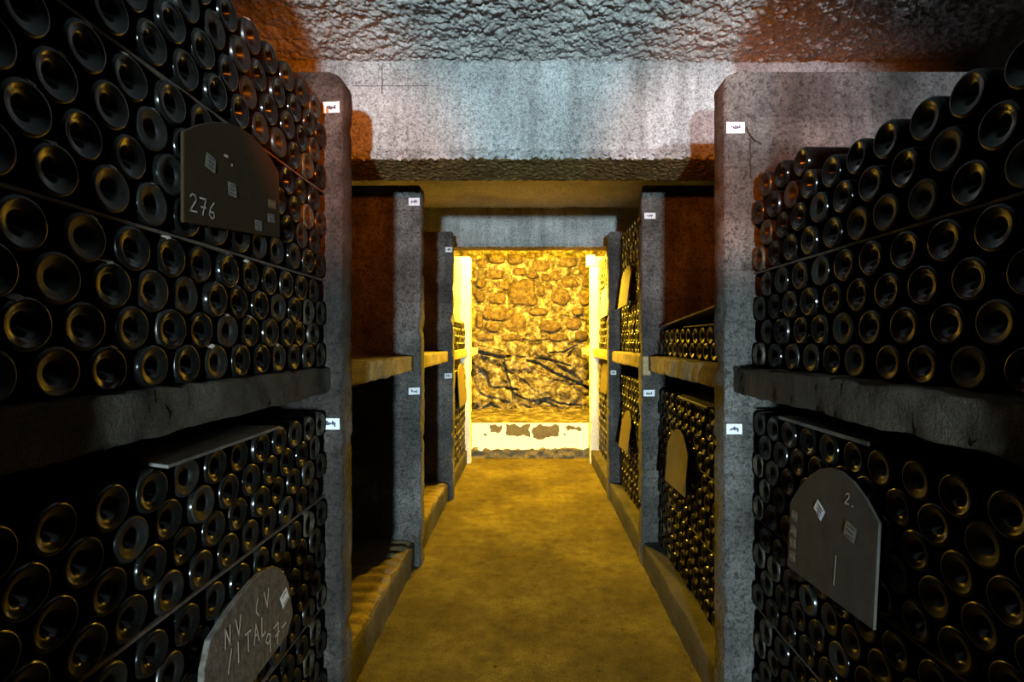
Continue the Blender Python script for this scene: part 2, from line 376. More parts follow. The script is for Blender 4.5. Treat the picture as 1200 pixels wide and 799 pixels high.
def partition_mesh(s, y0, y1, top, fine=True):
    zs = [0.0] + frange(0.02, top - 0.045, 84 if fine else 10) + [top - 0.038, top - 0.022, top - 0.01, top]
    m_ = len(zs); r = 0.014; nose = PX[s]
    plan = []
    for k in range(4): t = k / 3 * PI / 2; plan.append((nose + r - r * math.sin(t) , y0 + r - r * math.cos(t)))
    for k in range(4): t = k / 3 * PI / 2; plan.append((nose + r - r * math.cos(t), y1 - r + r * math.sin(t)))
    plan += [(nose + 0.1, y1), (OUT, y1), (OUT, y0), (nose + 0.35, y0), (nose + 0.12, y0), (nose + 0.05, y0)]
    v = []; f = []; n = len(plan)
    for i, z in enumerate(zs):
        back = 0.0
        if z > top - 0.04: back = (0.04 if y0 < 2.2 else 0.012) * (1 - math.sqrt(max(0, 1 - ((z - top + 0.04) / 0.04) ** 2)))
        for j, (a, b) in enumerate(plan):
            if a < OUT:
                edge = j < 8
                a2 = a + (back if edge else 0)
                amp = 0.010 if edge else 0.003
                c = max(0, n3(z, y0, s * 3 + j // 4, 9) - 0.25) * 0.045 if edge else 0
                a2 += n3(z, b * 3, s + a, 16) * amp * 0.5 + n3(z, b * 3, s, 45) * amp * 0.4 + c
                b2 = b + n3(z + 4, a * 3, y0, 22) * amp * 0.35
            else: a2, b2 = a, b
            v.append((a2 * s, b2, z))
    for i in range(m_ - 1):
        for j in range(n): f.append((i * n + j, i * n + (j + 1) % n, (i + 1) * n + (j + 1) % n, (i + 1) * n + j))
    f.append(tuple(range(n))); f.append(tuple((m_ - 1) * n + j for j in range(n)))
    me = mesh('partition', v, f, True, 0.8)
    bm = bmesh.new(); bm.from_mesh(me); bmesh.ops.recalc_face_normals(bm, faces=bm.faces); bm.to_mesh(me); bm.free()
    return me
for s in (-1, 1):
    for k in range(4):
        y0 = FR[k]
        if k < 3:
            lab = '%s board-marked concrete partition on the %s, with white paper tags, its nose lit yellow' % (words[k], side_name[s])
        else:
            lab = 'brightly lit concrete partition farthest along the %s beside the rock wall' % side_name[s]
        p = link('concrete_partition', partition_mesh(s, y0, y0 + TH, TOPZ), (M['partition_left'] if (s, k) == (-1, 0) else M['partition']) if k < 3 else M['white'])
        tag(p, lab, 'partition', 'partitions between the bottle racks')
        # tags: (pixel x0, x1, pixel y, pixel height, slope)
        T = {(-1, 0): ((379, 403, 127, 13, 0.04), (378, 402, 497, 13, 0.0)), (-1, 1): ((479, 494, 237, 9, 0), (479, 494, 459, 8, 0.05)),
             (-1, 2): ((522, 532.5, 293, 6, 0), (521, 532, 441, 6, 0.05)), (1, 0): ((847.5, 872, 150.5, 13, 0.0), (848, 869, 503, 12, 0)),
             (1, 1): ((755, 768, 253.5, 7, 0), (754, 767, 461, 7.5, 0)), (1, 2): ((715.5, 722, 437, 5, 0),)}.get((s, k), ())
        for i, (a0, a1, py, ph, sl) in enumerate(T):
            sc = y0 / 600
            x0, x1 = (a0 - 620) * sc, (a1 - 620) * sc
            if s < 0: x1 = min(x1, -PX[s] - 0.008)
            else: x0 = max(x0, PX[s] + 0.006)
            paper_tag(p, x0, x1, y0 - 0.001, H0 + (400 - py) * sc, ph * sc, sl)
        if (s, k) == (-1, 0):
            me = grid('rust_spot', frange(-0.828, -0.818, 3), frange(H0 + 0.93, H0 + 0.955, 3), lambda x, z: (x, y0 - 0.006, z), False)
            link('rust_spot', me, M['rust'], p)
        if (s, k) == (1, 0):
            pts = [(0.888, y0 - 0.002, H0 + 0.875), (0.897, y0 - 0.004, H0 + 0.85), (0.915, y0 - 0.004, H0 + 0.825), (0.935, y0 - 0.004, H0 + 0.812), (0.952, y0 - 0.001, H0 + 0.806)]
            link('crack', tube('crack', pts, 0.0028), M['crack'], p)
            pts = [(0.905 + 0.008 * n3(i, 0, 0, 0.9), y0 - 0.001, H0 + 0.84 - 0.022 * i) for i in range(9)]
            link('crack', tube('crack', pts, 0.003), M['crack'], p)
        if (s, k) == (1, 1):
            me = sweep('end_block', rrect(PX[1] + 0.001, PX[1] + 0.055, y0 - 0.03, y0 + 0.001, 0.004, 1), frange(SH0 - 0.03, SH1 - 0.004, 8), lambda a, b, t: (a, b, t), 0.003)
            b = link('end_block', me, M['block'], p); b['label'] = 'small ochre block at the shelf end'
        if (s, k) == (1, 3):
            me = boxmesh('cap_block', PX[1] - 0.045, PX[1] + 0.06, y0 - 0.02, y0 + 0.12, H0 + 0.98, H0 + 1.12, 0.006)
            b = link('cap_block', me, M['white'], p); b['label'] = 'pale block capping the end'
    # the partition just beside the camera, out of view
    o = link('wall_%s' % ('near_left' if s < 0 else 'near_right'), partition_mesh(s, FR[0] - 1.53, FR[0] - 1.53 + TH, TOPZ, False), M['partition']); struct(o)

# ---------------------------------------------------------------- shelves
bays = [(FR[0] - 1.53 + TH, FR[0]), (FR[0] + TH, FR[1]), (FR[1] + TH, FR[2]), (FR[2] + TH, FR[3]), (FR[3] + TH, 8.1)]
shelf_lab = {
 (-1, 0): 'long dim concrete shelf under the upper left bottles nearest the camera',
 (-1, 1): 'concrete shelf lit yellow across the nearest empty bin on the left',
 (-1, 2): 'short concrete shelf across the second empty bin on the left',
 (-1, 3): 'bright concrete shelf on the far left under a low stack of bottles',
 (-1, 4): 'end of a bright shelf reaching the rock wall on the left',
 (1, 0): 'long grey concrete shelf under the upper right bottles nearest the camera',
 (1, 1): 'concrete shelf lit yellow under two rows of bottles on the right',
 (1, 2): 'concrete shelf lit yellow under the tall third stack on the right',
 (1, 3): 'bright concrete shelf far right below the pinkish card',
 (1, 4): 'end of a bright shelf reaching the rock wall on the right'}
for (s, k), lab in shelf_lab.items():
    y0, y1 = bays[k]
    prof = [(a * s, b) for a, b in rrect(SX[s], OUT - 0.005, SH0, SH1, 0.009, 2)]
    prof = prof[:] 
    # refine the front face so the noise shows
    fp = [(SX[s] * s, SH0 + (SH1 - SH0) * t) for t in (0.25, 0.5, 0.75)]
    i0 = min(range(len(prof)), key=lambda i: (abs(prof[i][0] - SX[s] * s) > 1e-6, -prof[i][1]))
    prof = prof[:i0 + 1] + fp[::-1] + prof[i0 + 1:]
    me = sweep('shelf', prof, frange(y0 + 0.001, y1 - 0.001, 60), lambda a, b, t: (a, t, b), 0.008, True, 10)
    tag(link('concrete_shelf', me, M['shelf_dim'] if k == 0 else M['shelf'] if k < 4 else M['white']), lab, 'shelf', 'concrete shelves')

# ---------------------------------------------------------------- gritty beds in the empty bins
def bed(x0, x1, y0, y1, lab, amp=0.011):
    me = grid('bed', frange(x0, x1, 50), frange(y0, y1, 150), lambda x, y: (x, y, BEDZ + 0.008 + amp * (0.5 + 0.5 * math.sin(y * 2 * PI / 0.112 + 2 * n3(x, y, 0, 3))) * min(1, abs(abs(x) - KERB) * 14) + 0.004 * n3(x, y, 0, 40) - (0.012 if abs(abs(x) - KERB) < 0.02 else 0)))
    o = link('gritty_sand', me, M['sand']); o['kind'] = 'stuff'; tag(o, lab, 'sand')
bed(-OUT + 0.01, -KERB - 0.012, bays[1][0] + 0.004, bays[1][1] - 0.004, 'rippled gritty sand on the bottom of the nearest empty left bin')
bed(-OUT + 0.01, -KERB - 0.012, bays[2][0] + 0.004, bays[2][1] - 0.004, 'rippled gritty sand on the bottom of the second empty left bin')
# ---------------------------------------------------------------- bottles
PROF = [(0.030, 0.0), (0.0275, 0.005), (0.021, 0.011), (0.013, 0.0165), (0.0075, 0.0205), (0.0052, 0.0242), (0.0038, 0.0285), (0.0026, 0.0330), (0.0009, 0.0360), (0.0, 0.0382), (0.0009, 0.0412), (0.0038, 0.0438), (0.009, 0.0457), (0.018, 0.0464), (0.185, 0.0464), (0.21, 0.0425), (0.24, 0.028), (0.262, 0.018), (0.298, 0.0145), (0.300, 0.0)]
PROF_FAR = [(0.028, 0.0), (0.008, 0.020), (0.004, 0.027), (0.0024, 0.033), (0.0, 0.038), (0.003, 0.0425), (0.014, 0.0462), (0.19, 0.0464), (0.235, 0.030), (0.298, 0.0145), (0.3, 0.0)]
def lathe(prof, seg):
    v = [(prof[0][0], 0, 0)]; f = []
    for x, r in prof[1:-1]:
        for k in range(seg): t = 2 * PI * k / seg; v.append((x, r * math.cos(t), r * math.sin(t)))
    v.append((prof[-1][0], 0, 0)); L = len(prof) - 2
    for k in range(seg):
        k2 = (k + 1) % seg
        f.append((0, 1 + k, 1 + k2))
        for i in range(L - 1): f.append((1 + i * seg + k, 1 + (i + 1) * seg + k, 1 + (i + 1) * seg + k2, 1 + i * seg + k2))
        f.append((len(v) - 1, 1 + (L - 1) * seg + k2, 1 + (L - 1) * seg + k))
    return v, f
PROF = [(a, b * 1.055) for a, b in PROF]; PROF_FAR = [(a, b * 1.055) for a, b in PROF_FAR]
def ring(prof, seg, x0cap):
    v = []; f = []
    for x, r_ in prof:
        for k in range(seg): t = 2 * PI * k / seg; v.append((x, max(r_, 1e-4) * math.cos(t), max(r_, 1e-4) * math.sin(t)))
    for i in range(len(prof) - 1):
        for k in range(seg): k2 = (k + 1) % seg; f.append((i * seg + k, (i + 1) * seg + k, (i + 1) * seg + k2, i * seg + k2))
    return v, f
v, f = ring(PROF[:12], 32, True); BASE = mesh('base', v, f, True, None); BASE.materials.append(M['bottle'])
v, f = ring(PROF[11:], 32, False); BOT = mesh('wine_bottle', v, f, True, None); BOT.materials.append(M['bottle_body'])
# paint dab: a curved patch hugging the shoulder of the base rim
def dab_mesh():
    vs = []; fs = []
    rows = [(-0.0004, 0.0395), (0.0003, 0.0425), (0.004, 0.0455), (0.012, 0.0475), (0.026, 0.0478)]
    for i, (x, r) in enumerate(rows):
        for k in range(6):
            t = PI / 2 + (k / 5 - 0.5) * (0.42 - 0.05 * abs(i - 2)); rr = (r + 0.0004) * 1.055; vs.append((x, rr * math.cos(t), rr * math.sin(t)))
    for i in range(4):
        for k in range(5): a = i * 6 + k; fs.append((a, a + 1, a + 7, a + 6))
    return mesh('paint_dab', vs, fs, True, None)
DAB = dab_mesh(); DAB.materials.append(M['paint_dab'])

R = 0.0492
def stack(side, bay, z0, layers, pitch, rowp, ymin=None, extra=None):
    """rows of bottles; returns list of (y, z, row, column-from-post) and the lath heights"""
    y0, y1 = bays[bay]; out = []; laths = []; z = z0; row = 0
    for li, n in enumerate(layers):
        for r in range(n):
            zz = z + R + r * rowp; off = (row % 2) * 0.5
            y = y1 - R - 0.006 - off * pitch; col = 0
            while y > y0 + R + 0.004:
                out.append((y, zz, row, col)); y -= pitch; col += 1
            row += 1
        z = z + (n - 1) * rowp + 2 * R + 0.009
        if li < len(layers) - 1: laths.append(z - 0.0045)
    return out, laths, z
# (side, bay, upper) : layers, pitch, row pitch
RACKS = {
 (-1, 0, 1): ((4, 4, 4), 0.114, 0.083), (-1, 0, 0): ((4, 5, 4), 0.114, 0.083),
 (1, 0, 1): ((4, 3), 0.122, 0.0923), (1, 0, 0): ((4, 4, 5), 0.118, 0.083),
 (1, 1, 1): ((2,), 0.116, 0.083), (1, 1, 0): ((4, 4, 4), 0.118, 0.0865),
 (1, 2, 1): ((5, 4, 4), 0.118, 0.083), (1, 2, 0): ((4, 4, 4), 0.118, 0.0865),
 (1, 3, 1): ((4, 4, 5), 0.118, 0.083), (1, 3, 0): ((4, 4, 4), 0.118, 0.0865),
 (-1, 3, 1): ((4,), 0.118, 0.083), (-1, 3, 0): ((4, 4, 4), 0.118, 0.0865)}
ordn = ['first', 'second', 'third', 'fourth', 'fifth', 'sixth', 'seventh', 'eighth', 'ninth', 'tenth', 'eleventh', 'twelfth', 'thirteenth', 'fourteenth', 'fifteenth']
rack_word = {(-1, 0): 'near left', (1, 0): 'near right', (1, 1): 'second right', (1, 2): 'third right', (1, 3): 'farthest right', (-1, 3): 'far left'}
allb = []; tops = {}
boards = [(-1, 1.2, 1.66, 0.30, 0.55), (1, 1.32, 1.71, -0.70, -0.46), (-1, 1.28, 1.67, -0.93, -0.78), (1, 2.87, 3.24, -0.85, -0.6)]
for (s, bay, up), (layers, pitch, rowp) in RACKS.items():
    lst, laths, top = stack(s, bay, SH1 if up else BEDZ, layers, pitch, rowp)
    tops[(s, bay, up)] = top - 0.009
    nrow = sum(layers)
    if (s, bay, up) == (1, 0, 1):           # a short extra row at the post end
        for c in range(3): lst.append((bays[0][1] - R - 0.006 - (nrow % 2) * 0.5 * pitch - c * pitch, top - 0.009 + rowp - R, nrow, c))
    for (y, z, row, col) in lst:
        y += random.uniform(-0.0016, 0.0016)
        d = random.gauss(0, 0.005); d = max(-0.012, min(0.012, d))
        x = s * (BX[s] + 0.002 + abs(d) if not (s == -1 and bay == 0) else BX[s] + abs(d))
        px = 620 + x * 600 / y; py = 400 - (z - H0) * 600 / y; pr = 50 * 0.55 / y
        vis = -pr < px < 1200 + pr and -pr < py < 799 + pr
        for bs, b0, b1, h0, h1 in boards:
            if bs == s and b0 + 0.06 < y < b1 - 0.06 and h0 + 0.06 < z - H0 < h1 - 0.05: vis = False
        allb.append([y if vis else 1e3, s, bay, up, x, y, z, row, col, nrow])
    for lz in laths:
        y0, y1 = bays[bay]
        # lath split in two lengths, resting between layers
        me = sweep('lath', rrect(s * BX[s] + (0.012 if s > 0 else -0.04), s * BX[s] + (0.04 if s > 0 else -0.012), lz - 0.0038, lz + 0.0038, 0.001, 1), frange(y0 + 0.004, y1 - 0.004, 30), lambda a, b, t: (a, t, b), 0.0015, True, 8)
        k = laths.index(lz)
        where = 'above the shelf' if up else 'above the bin floor'
        tag(link('wooden_lath', me, M['lath']), 'thin wooden lath in the %s %s rack, %s one %s' % (rack_word[(s, bay)], 'upper' if up else 'lower', ordn[k], where), 'lath', 'laths between bottle layers')
allb.sort(key=lambda b: b[0])
def place(o, s, x, y, z, roll):
    o.location = (x, y, z)
    o.rotation_euler = (roll, 0, PI if s < 0 else 0)
n_ind = 300; first = True; rng = random.Random(3)
far_v = []; far_f = []; FV, FF = lathe(PROF_FAR, 16); NV, NF = lathe(PROF, 24)
used = set()
for i, (key, s, bay, up, x, y, z, row, col, nrow) in enumerate(allb):
    tiltz = rng.gauss(0, 0.02); tilty = rng.gauss(0, 0.015)
    if i < n_ind:
        o = bpy.data.objects.new('wine_bottle', BOT); S.collection.objects.link(o)
        o.location = (x, y, z); o.rotation_euler = (rng.uniform(-0.5, 0.5), tilty, (PI if s < 0 else 0) + tiltz)
        painted = s < 0 and up and rng.random() < 0.35
        if up: rw = '%s row above the shelf' % ordn[row]
        else: rw = '%s row below the shelf' % ordn[nrow - 1 - row]
        lab = 'dark bottle, %s %s rack, %s, %s from the post%s' % (rack_word[(s, bay)], 'upper' if up else 'lower', rw, ordn[col], '')
        tag(o, lab, 'bottle', 'bottles lying in the %s %s rack' % (rack_word[(s, bay)], 'upper' if up else 'lower'))
        q = bpy.data.objects.new('base', BASE); S.collection.objects.link(q); q.parent = o
        if painted:
            d = bpy.data.objects.new('paint_dab', DAB); S.collection.objects.link(d); d.parent = o
            d['label'] = 'pale paint dab on the rim'
    else:
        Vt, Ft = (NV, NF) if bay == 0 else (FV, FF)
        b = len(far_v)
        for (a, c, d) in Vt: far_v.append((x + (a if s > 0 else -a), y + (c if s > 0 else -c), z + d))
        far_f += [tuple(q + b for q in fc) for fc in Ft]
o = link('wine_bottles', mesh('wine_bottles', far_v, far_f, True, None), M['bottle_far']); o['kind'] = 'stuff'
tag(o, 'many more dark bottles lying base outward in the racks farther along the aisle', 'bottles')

# ---------------------------------------------------------------- boards and slates
GL = {'2': [[(0, .8), (.25, 1), (.6, .95), (.7, .7), (.1, .1), (0, 0), (.8, .05)]], '7': [[(0, .95), (.75, 1), (.35, 0)], [(.15, .45), (.75, .5)]],
      '6': [[(.65, 1), (.2, .6), (.05, .2), (.35, 0), (.7, .15), (.6, .42), (.15, .35)]], '9': [[(.65, .65), (.3, .5), (.05, .75), (.35, 1), (.7, .85), (.55, 0)]],
      '-': [[(0, .5), (.6, .55)]], '/': [[(0, 0), (.5, 1)]], 'M': [[(0, 0), (.12, 1), (.4, .3), (.7, 1), (.8, 0)]], 'V': [[(0, 1), (.35, 0), (.75, 1)]],
      'L': [[(0.1, 1), (0, 0), (.55, .05)]], 'I': [[(.2, 1), (.15, 0)]], 'T': [[(0, 1), (.75, .95)], [(.38, 1), (.33, 0)]], 'A': [[(0, 0), (.35, 1), (.7, 0)], [(.12, .4), (.6, .42)]],
      'U': [[(0, 1), (.02, .2), (.3, 0), (.6, .2), (.65, 1)]], '(': [[(.4, 1), (.1, .6), (.1, .3), (.4, 0)]], 'N': [[(0, 0), (.1, 1), (.6, 0), (.7, 1)]], '.': [[(.1, .0), (.25, .04)]]}
def writing(text, u0, v0, h, wd, adv, to3d, slant=0.0):
    vs = []; fs = []
    for i, ch in enumerate(text):
        if ch == ' ': continue
        for st in GL[ch]:
            pts = [Vector((u0 + i * adv + (a + slant * b) * h * 0.75, v0 + b * h)) for a, b in st]
            for p, q in zip(pts, pts[1:]):
                d = (q - p).normalized(); nrm = Vector((-d.y, d.x)) * wd / 2; p2 = p - d * wd * 0.3; q2 = q + d * wd * 0.3; b = len(vs)
                vs += [to3d(*(p2 + nrm)), to3d(*(p2 - nrm)), to3d(*(q2 - nrm)), to3d(*(q2 + nrm))]; fs.append((b, b + 1, b + 2, b + 3))
    return mesh('chalk_writing', vs, fs, False)
def board(name, s, outline, thick, mat, label, cat, lean=0.02, gap=0.004, group=None, xface=None):
    """upright board standing against the bottle bases; outline in (y, h) metres, y along the aisle"""
    ys = [p[0] for p in outline]; hs = [p[1] for p in outline]
    yc = sum(ys) / len(ys); hb = min(hs)
    x_in = s * (BX[s] - gap)
    # local: X toward the aisle
    def P(y, h, t): return (x_in - s * (t + lean * (1 - (h - hb) / max(1e-6, max(hs) - hb))), y, H0 + h)
    org = Vector((x_in, yc, H0 + hb))
    bm = bmesh.new()
    fr = [bm.verts.new(Vector(P(y, h, thick)) - org) for y, h in outline]; bk = [bm.verts.new(Vector(P(y, h, 0)) - org) for y, h in outline]
    bm.faces.new(fr); bm.faces.new(bk[::-1]); n = len(fr)
    for i in range(n): bm.faces.new((fr[i], bk[i], bk[(i + 1) % n], fr[(i + 1) % n]))
    bmesh.ops.recalc_face_normals(bm, faces=bm.faces)
    bmesh.ops.bevel(bm, geom=[e for e in bm.edges], offset=0.0018, segments=1, affect='EDGES')
    me = bpy.data.meshes.new(name); bm.to_mesh(me); bm.free()
    o = link(name, me, mat); o.location = org; tag(o, label, cat, group)
    def on(y, h, out=0.0012): return tuple(Vector(P(y, h, thick + out)) - org)
    return o, on
def sticker(parent, on, yc, hc, w_, h_, rot, mat, label=None, inkn=3):
    c, sn = math.cos(rot), math.sin(rot)
    def q(a, b, out=0.0012): return on(yc + a * c - b * sn, hc + a * sn + b * c, out)
    us = frange(-w_ / 2, w_ / 2, 3); vs_ = frange(-h_ / 2, h_ / 2, 3)
    me = grid('sticker', us, vs_, lambda a, b: q(a, b, 0.0012 + 0.0008 * random.random()), False)
    st = link('sticker', me, mat, parent)
    if label: st['label'] = label
    if inkn:
        v = []; f = []
        for k in range(inkn):
            a0, a1 = -w_ * 0.34, w_ * random.uniform(0.1, 0.36); b0 = h_ * (0.3 - 0.6 * k / max(1, inkn - 1)); b = len(v)
            for a, bb in ((a0, b0 - h_ * 0.05), (a1, b0 - h_ * 0.05), (a1, b0 + h_ * 0.05), (a0, b0 + h_ * 0.05)): v.append(q(a, bb, 0.003))
            f.append((b, b + 1, b + 2, b + 3))
        link('ink_mark', mesh('ink_mark', v, f, False), M['ink'], st)
def arc(y0, h0, y1, h1, ya, ha, n=8):
    """shoulder -> apex -> shoulder curve through three points (quadratic)"""
    pts = []
    for i in range(n + 1):
        t = i / n; cy = 2 * ya - (y0 + y1) / 2; ch = 2 * ha - (h0 + h1) / 2
        pts.append(((1 - t) ** 2 * y0 + 2 * t * (1 - t) * cy + t * t * y1, (1 - t) ** 2 * h0 + 2 * t * (1 - t) * ch + t * t * h1))
    return pts

# upper left board with 276
b1, on1 = board('arched_board', -1, [(1.665, 0.335), (1.20, 0.278)] + arc(1.20, 0.492, 1.66, 0.545, 1.44, 0.60), 0.008, M['board_brown'], 'dark brown arched board chalked 276, propped against the upper left bottles', 'board', 0.0, 0.004)
writing_o = link('chalk_writing', writing('276', 1.222, 0.312, 0.042, 0.0042, 0.036, on1), M['chalk'], b1); writing_o['label'] = 'chalk number 276'
sticker(b1, on1, 1.30, 0.452, 0.042, 0.038, -0.15, M['old_paper'], None); sticker(b1, on1, 1.395, 0.412, 0.040, 0.036, 0.05, M['old_paper'])
sticker(b1, on1, 1.605, 0.385, 0.045, 0.026, 0.15, M['old_paper']); sticker(b1, on1, 1.53, 0.345, 0.04, 0.03, 0.1, M['old_paper']); sticker(b1, on1, 1.61, 0.43, 0.05, 0.025, 0.1, M['board_ochre'], None, 2)
link('chalk_writing', writing('-.', 1.36, 0.478, 0.03, 0.007, 0.03, on1), M['chalk'], b1)

# lower right board with stickers
b2, on2 = board('arched_board', 1, [(1.30, -0.735), (1.735, -0.762)] + arc(1.735, -0.545, 1.30, -0.462, 1.52, -0.375), 0.008, M['board_grey'], 'large grey-brown arched board with small stickers against the lower right bottles', 'board', 0.02, 0.004)
sticker(b2, on2, 1.56, -0.515, 0.05, 0.04, 0.55, M['paper'], 'white sticker'); sticker(b2, on2, 1.41, -0.525, 0.05, 0.045, 0.2, M['old_paper'])
for hh in (-0.58, -0.63, -0.67, -0.715): sticker(b2, on2, 1.70, hh, 0.04, 0.03, random.uniform(-.2, .2), M['old_paper'], None, 2)
link('chalk_writing', writing('2.', 1.44, -0.455, 0.03, 0.004, 0.03, lambda u, v: on2(2.88 - u, v), 0.2), M['chalk'], b2)
link('chalk_writing', writing('I', 1.50, -0.70, 0.085, 0.004, 0.03, lambda u, v: on2(2.98 - u, v)), M['chalk'], b2)

# lower left slate with chalk handwriting
out3 = [(1.69, -0.90), (1.64, -0.945), (1.40, -0.955), (1.22, -0.90), (1.245, -0.80)] + arc(1.28, -0.745, 1.685, -0.80, 1.56, -0.695, 9)
out3 = [(y + 0.006 * n3(y, h, 0, 30), h + 0.006 * n3(h, y, 4, 30)) for y, h in out3]
b3, on3 = board('chalked_slate', -1, out3, 0.016, M['slate_rough'], 'rough weathered slate with chalk handwriting leaning on the lower left bottles', 'slate', 0.03, 0.004)
link('chalk_writing', writing('NV (V', 1.33, -0.80, 0.046, 0.005, 0.05, on3, 0.15), M['chalk'], b3)
link('chalk_writing', writing('/ITAL', 1.33, -0.865, 0.05, 0.005, 0.042, on3, 0.15), M['chalk'], b3)
link('chalk_writing', writing('97-', 1.51, -0.93, 0.055, 0.005, 0.05, on3, 0.1), M['chalk'], b3)
sticker(b3, on3, 1.645, -0.825, 0.05, 0.04, 0.3, M['paper'], 'torn white paper scrap', 2)

# boards farther down the aisle
b4, on4 = board('arched_board', 1, [(2.85, -0.87), (3.26, -0.885)] + arc(3.26, -0.64, 2.85, -0.64, 3.06, -0.53), 0.008, M['board_ochre'], 'ochre arched board with small stickers against the second lower right rack', 'board', 0.03, 0.004)
sticker(b4, on4, 3.02, -0.63, 0.05, 0.045, 0.4, M['old_paper']); sticker(b4, on4, 2.90, -0.82, 0.045, 0.04, 0.1, M['old_paper']); sticker(b4, on4, 3.21, -0.70, 0.03, 0.04, 0.0, M['old_paper'], None, 2); sticker(b4, on4, 3.21, -0.79, 0.03, 0.04, 0.0, M['old_paper'], None, 2)
b5, on5 = board('arched_board', 1, [(4.42, -0.97), (4.83, -0.99)] + arc(4.83, -0.74, 4.42, -0.74, 4.63, -0.63), 0.008, M['board_ochre'], 'ochre arched board against the third lower right rack, smaller in view', 'board', 0.05, 0.004)
b6, on6 = board('arched_board', 1, [(4.42, 0.315), (4.85, 0.30)] + arc(4.85, 0.59, 4.42, 0.63, 4.64, 0.68), 0.012, M['board_ochre'], 'ochre board propped high against the third upper right rack', 'board', 0.05, 0.004)
b7, on7 = board('card', 1, [(5.70, 0.29), (6.30, 0.27), (6.28, 0.60), (5.72, 0.66)], 0.006, M['board_pink'], 'pinkish card on the farthest upper right bottles', 'card', 0.03, 0.004)
link('chalk_writing', writing('I', 5.9, 0.36, 0.2, 0.012, 0.03, on7), M['rust'], b7)
b8, on8 = board('arched_board', 1, [(5.75, -0.60), (6.25, -0.62)] + arc(6.25, -0.32, 5.75, -0.32, 6.0, -0.24), 0.008, M['board_ochre'], 'yellowish board against the farthest lower right rack', 'board', 0.03, 0.004)
b9, on9 = board('arched_board', -1, [(6.35, -0.76), (5.78, -0.76)] + arc(5.78, -0.36, 6.35, -0.36, 6.05, -0.27), 0.008, M['board_ochre'], 'yellowish arched board against the far left lower rack', 'board', 0.03, 0.004)

def flat_slate(pts, z, th, mat, label, tilt=None):
    zc = z; org = Vector((sum(p[0] for p in pts) / len(pts), sum(p[1] for p in pts) / len(pts), zc))
    bm = bmesh.new(); tf = tilt or (lambda x, y: 0)
    a = [bm.verts.new(Vector((x, y, zc + tf(x, y))) - org) for x, y in pts]; b = [bm.verts.new(Vector((x, y, zc + th + tf(x, y))) - org) for x, y in pts]
    bm.faces.new(a[::-1]); bm.faces.new(b); n = len(a)
    for i in range(n): bm.faces.new((a[i], a[(i + 1) % n], b[(i + 1) % n], b[i]))
    bmesh.ops.recalc_face_normals(bm, faces=bm.faces); bmesh.ops.bevel(bm, geom=bm.edges[:], offset=0.0015, segments=1, affect='EDGES')
    me = bpy.data.meshes.new('slate'); bm.to_mesh(me); bm.free()
    o = link('slate_sheet', me, mat); o.location = org; tag(o, label, 'slate')
tz = tops
flat_slate([(-0.79, 1.12), (-0.795, 1.64), (-0.95, 1.66), (-1.05, 1.22)], tz[(-1, 0, 0)] + 0.001, 0.008, M['slate'], 'pale slate sheet lying on the lower left bottles just below the shelf')
flat_slate([(0.90, 1.36), (0.895, 1.84), (1.12, 1.85), (1.13, 1.37)], tz[(1, 0, 0)] + 0.001, 0.012, M['slate'], 'grey slate sheet lying on the near lower right bottles')
flat_slate([(0.86, 2.48), (0.865, 2.95), (0.93, 3.10), (1.2, 3.05), (1.2, 2.5)], tz[(1, 1, 0)] + 0.001, 0.012, M['slate'], 'slate sheet lit yellow on the second lower right bottles')
t0 = tz[(1, 1, 1)] + 0.001
flat_slate([(0.90, 2.30), (0.905, 3.0), (1.2, 3.0), (1.2, 2.30)], t0, 0.008, M['slate'], 'thin slate sheet flat on the two short upper right rows')
flat_slate([(0.905, 2.5), (0.91, 3.58), (1.25, 3.58), (1.25, 2.5)], t0 + 0.004, 0.012, M['slate'], 'dark slate sheet tilted up over the two short upper right rows', lambda x, y: max(0, (3.5 - y)) * 0.075 + 0.008)

# ---------------------------------------------------------------- alcove: plinth, ledge, rock wall with stones
me = grid('plinth', frange(-KERB - 0.02, KERB + 0.04, 60), [0.0] + frange(0.01, H0 - 1.12 - 0.012, 26) + [H0 - 1.12 - 0.003, H0 - 1.12], lambda x, z: (x, 7.0 + (0.02 * n3(x, 0, z, 14) - 0.02 if z < 0.14 else 0.004 * n3(x, 0, z, 10)) + (0.008 if z > H0 - 1.122 else 0), z))
struct(link('trim_5', me, M['plinth']))
def ledge(x, y): return (x, y, H0 - 1.12 + 0.012 * fbm(x, y, 0, 4, 3) * min(1, (y - 7.0) * 5) + max(0, y - 8.0) * 0.15)
struct(link('trim_6', grid('ledge', frange(-OUT, OUT, 60), frange(7.006, 8.5, 40), ledge), M['rock']))
YW = 8.4
def w2(px, py): return ((px - 620) * YW / 600, (400 - py) * YW / 600)
cr = [([(563, 413), (572, 415), (585, 419), (598, 418)], 0.05, 0.12), ([(590, 420), (594, 440), (600, 456), (604, 478)], 0.03, 0.10), ([(594, 455), (606, 456)], 0.035, 0.12),
      ([(618, 423), (632, 427), (648, 437), (665, 444), (692, 456)], 0.04, 0.13), ([(642, 467), (655, 472), (680, 476)], 0.03, 0.1), ([(628, 420), (645, 422), (668, 429)], 0.03, 0.09),
      ([(560, 405), (590, 412)], 0.015, 0.04), ([(644, 414), (660, 413), (676, 405)], 0.025, 0.08), ([(556, 482), (570, 478)], 0.03, 0.08), ([(660, 370), (675, 373), (690, 377)], 0.018, 0.05),
      ([(600, 360), (612, 359), (622, 356)], 0.015, 0.03), ([(612, 398), (625, 401), (650, 397)], 0.02, 0.05), ([(666, 418), (672, 410)], 0.04, 0.09), ([(635, 440), (650, 446), (668, 448)], 0.018, 0.05)]
cr = [([w2(*p) for p in pts], wd * 0.6, dp * 0.9) for pts, wd, dp in cr]
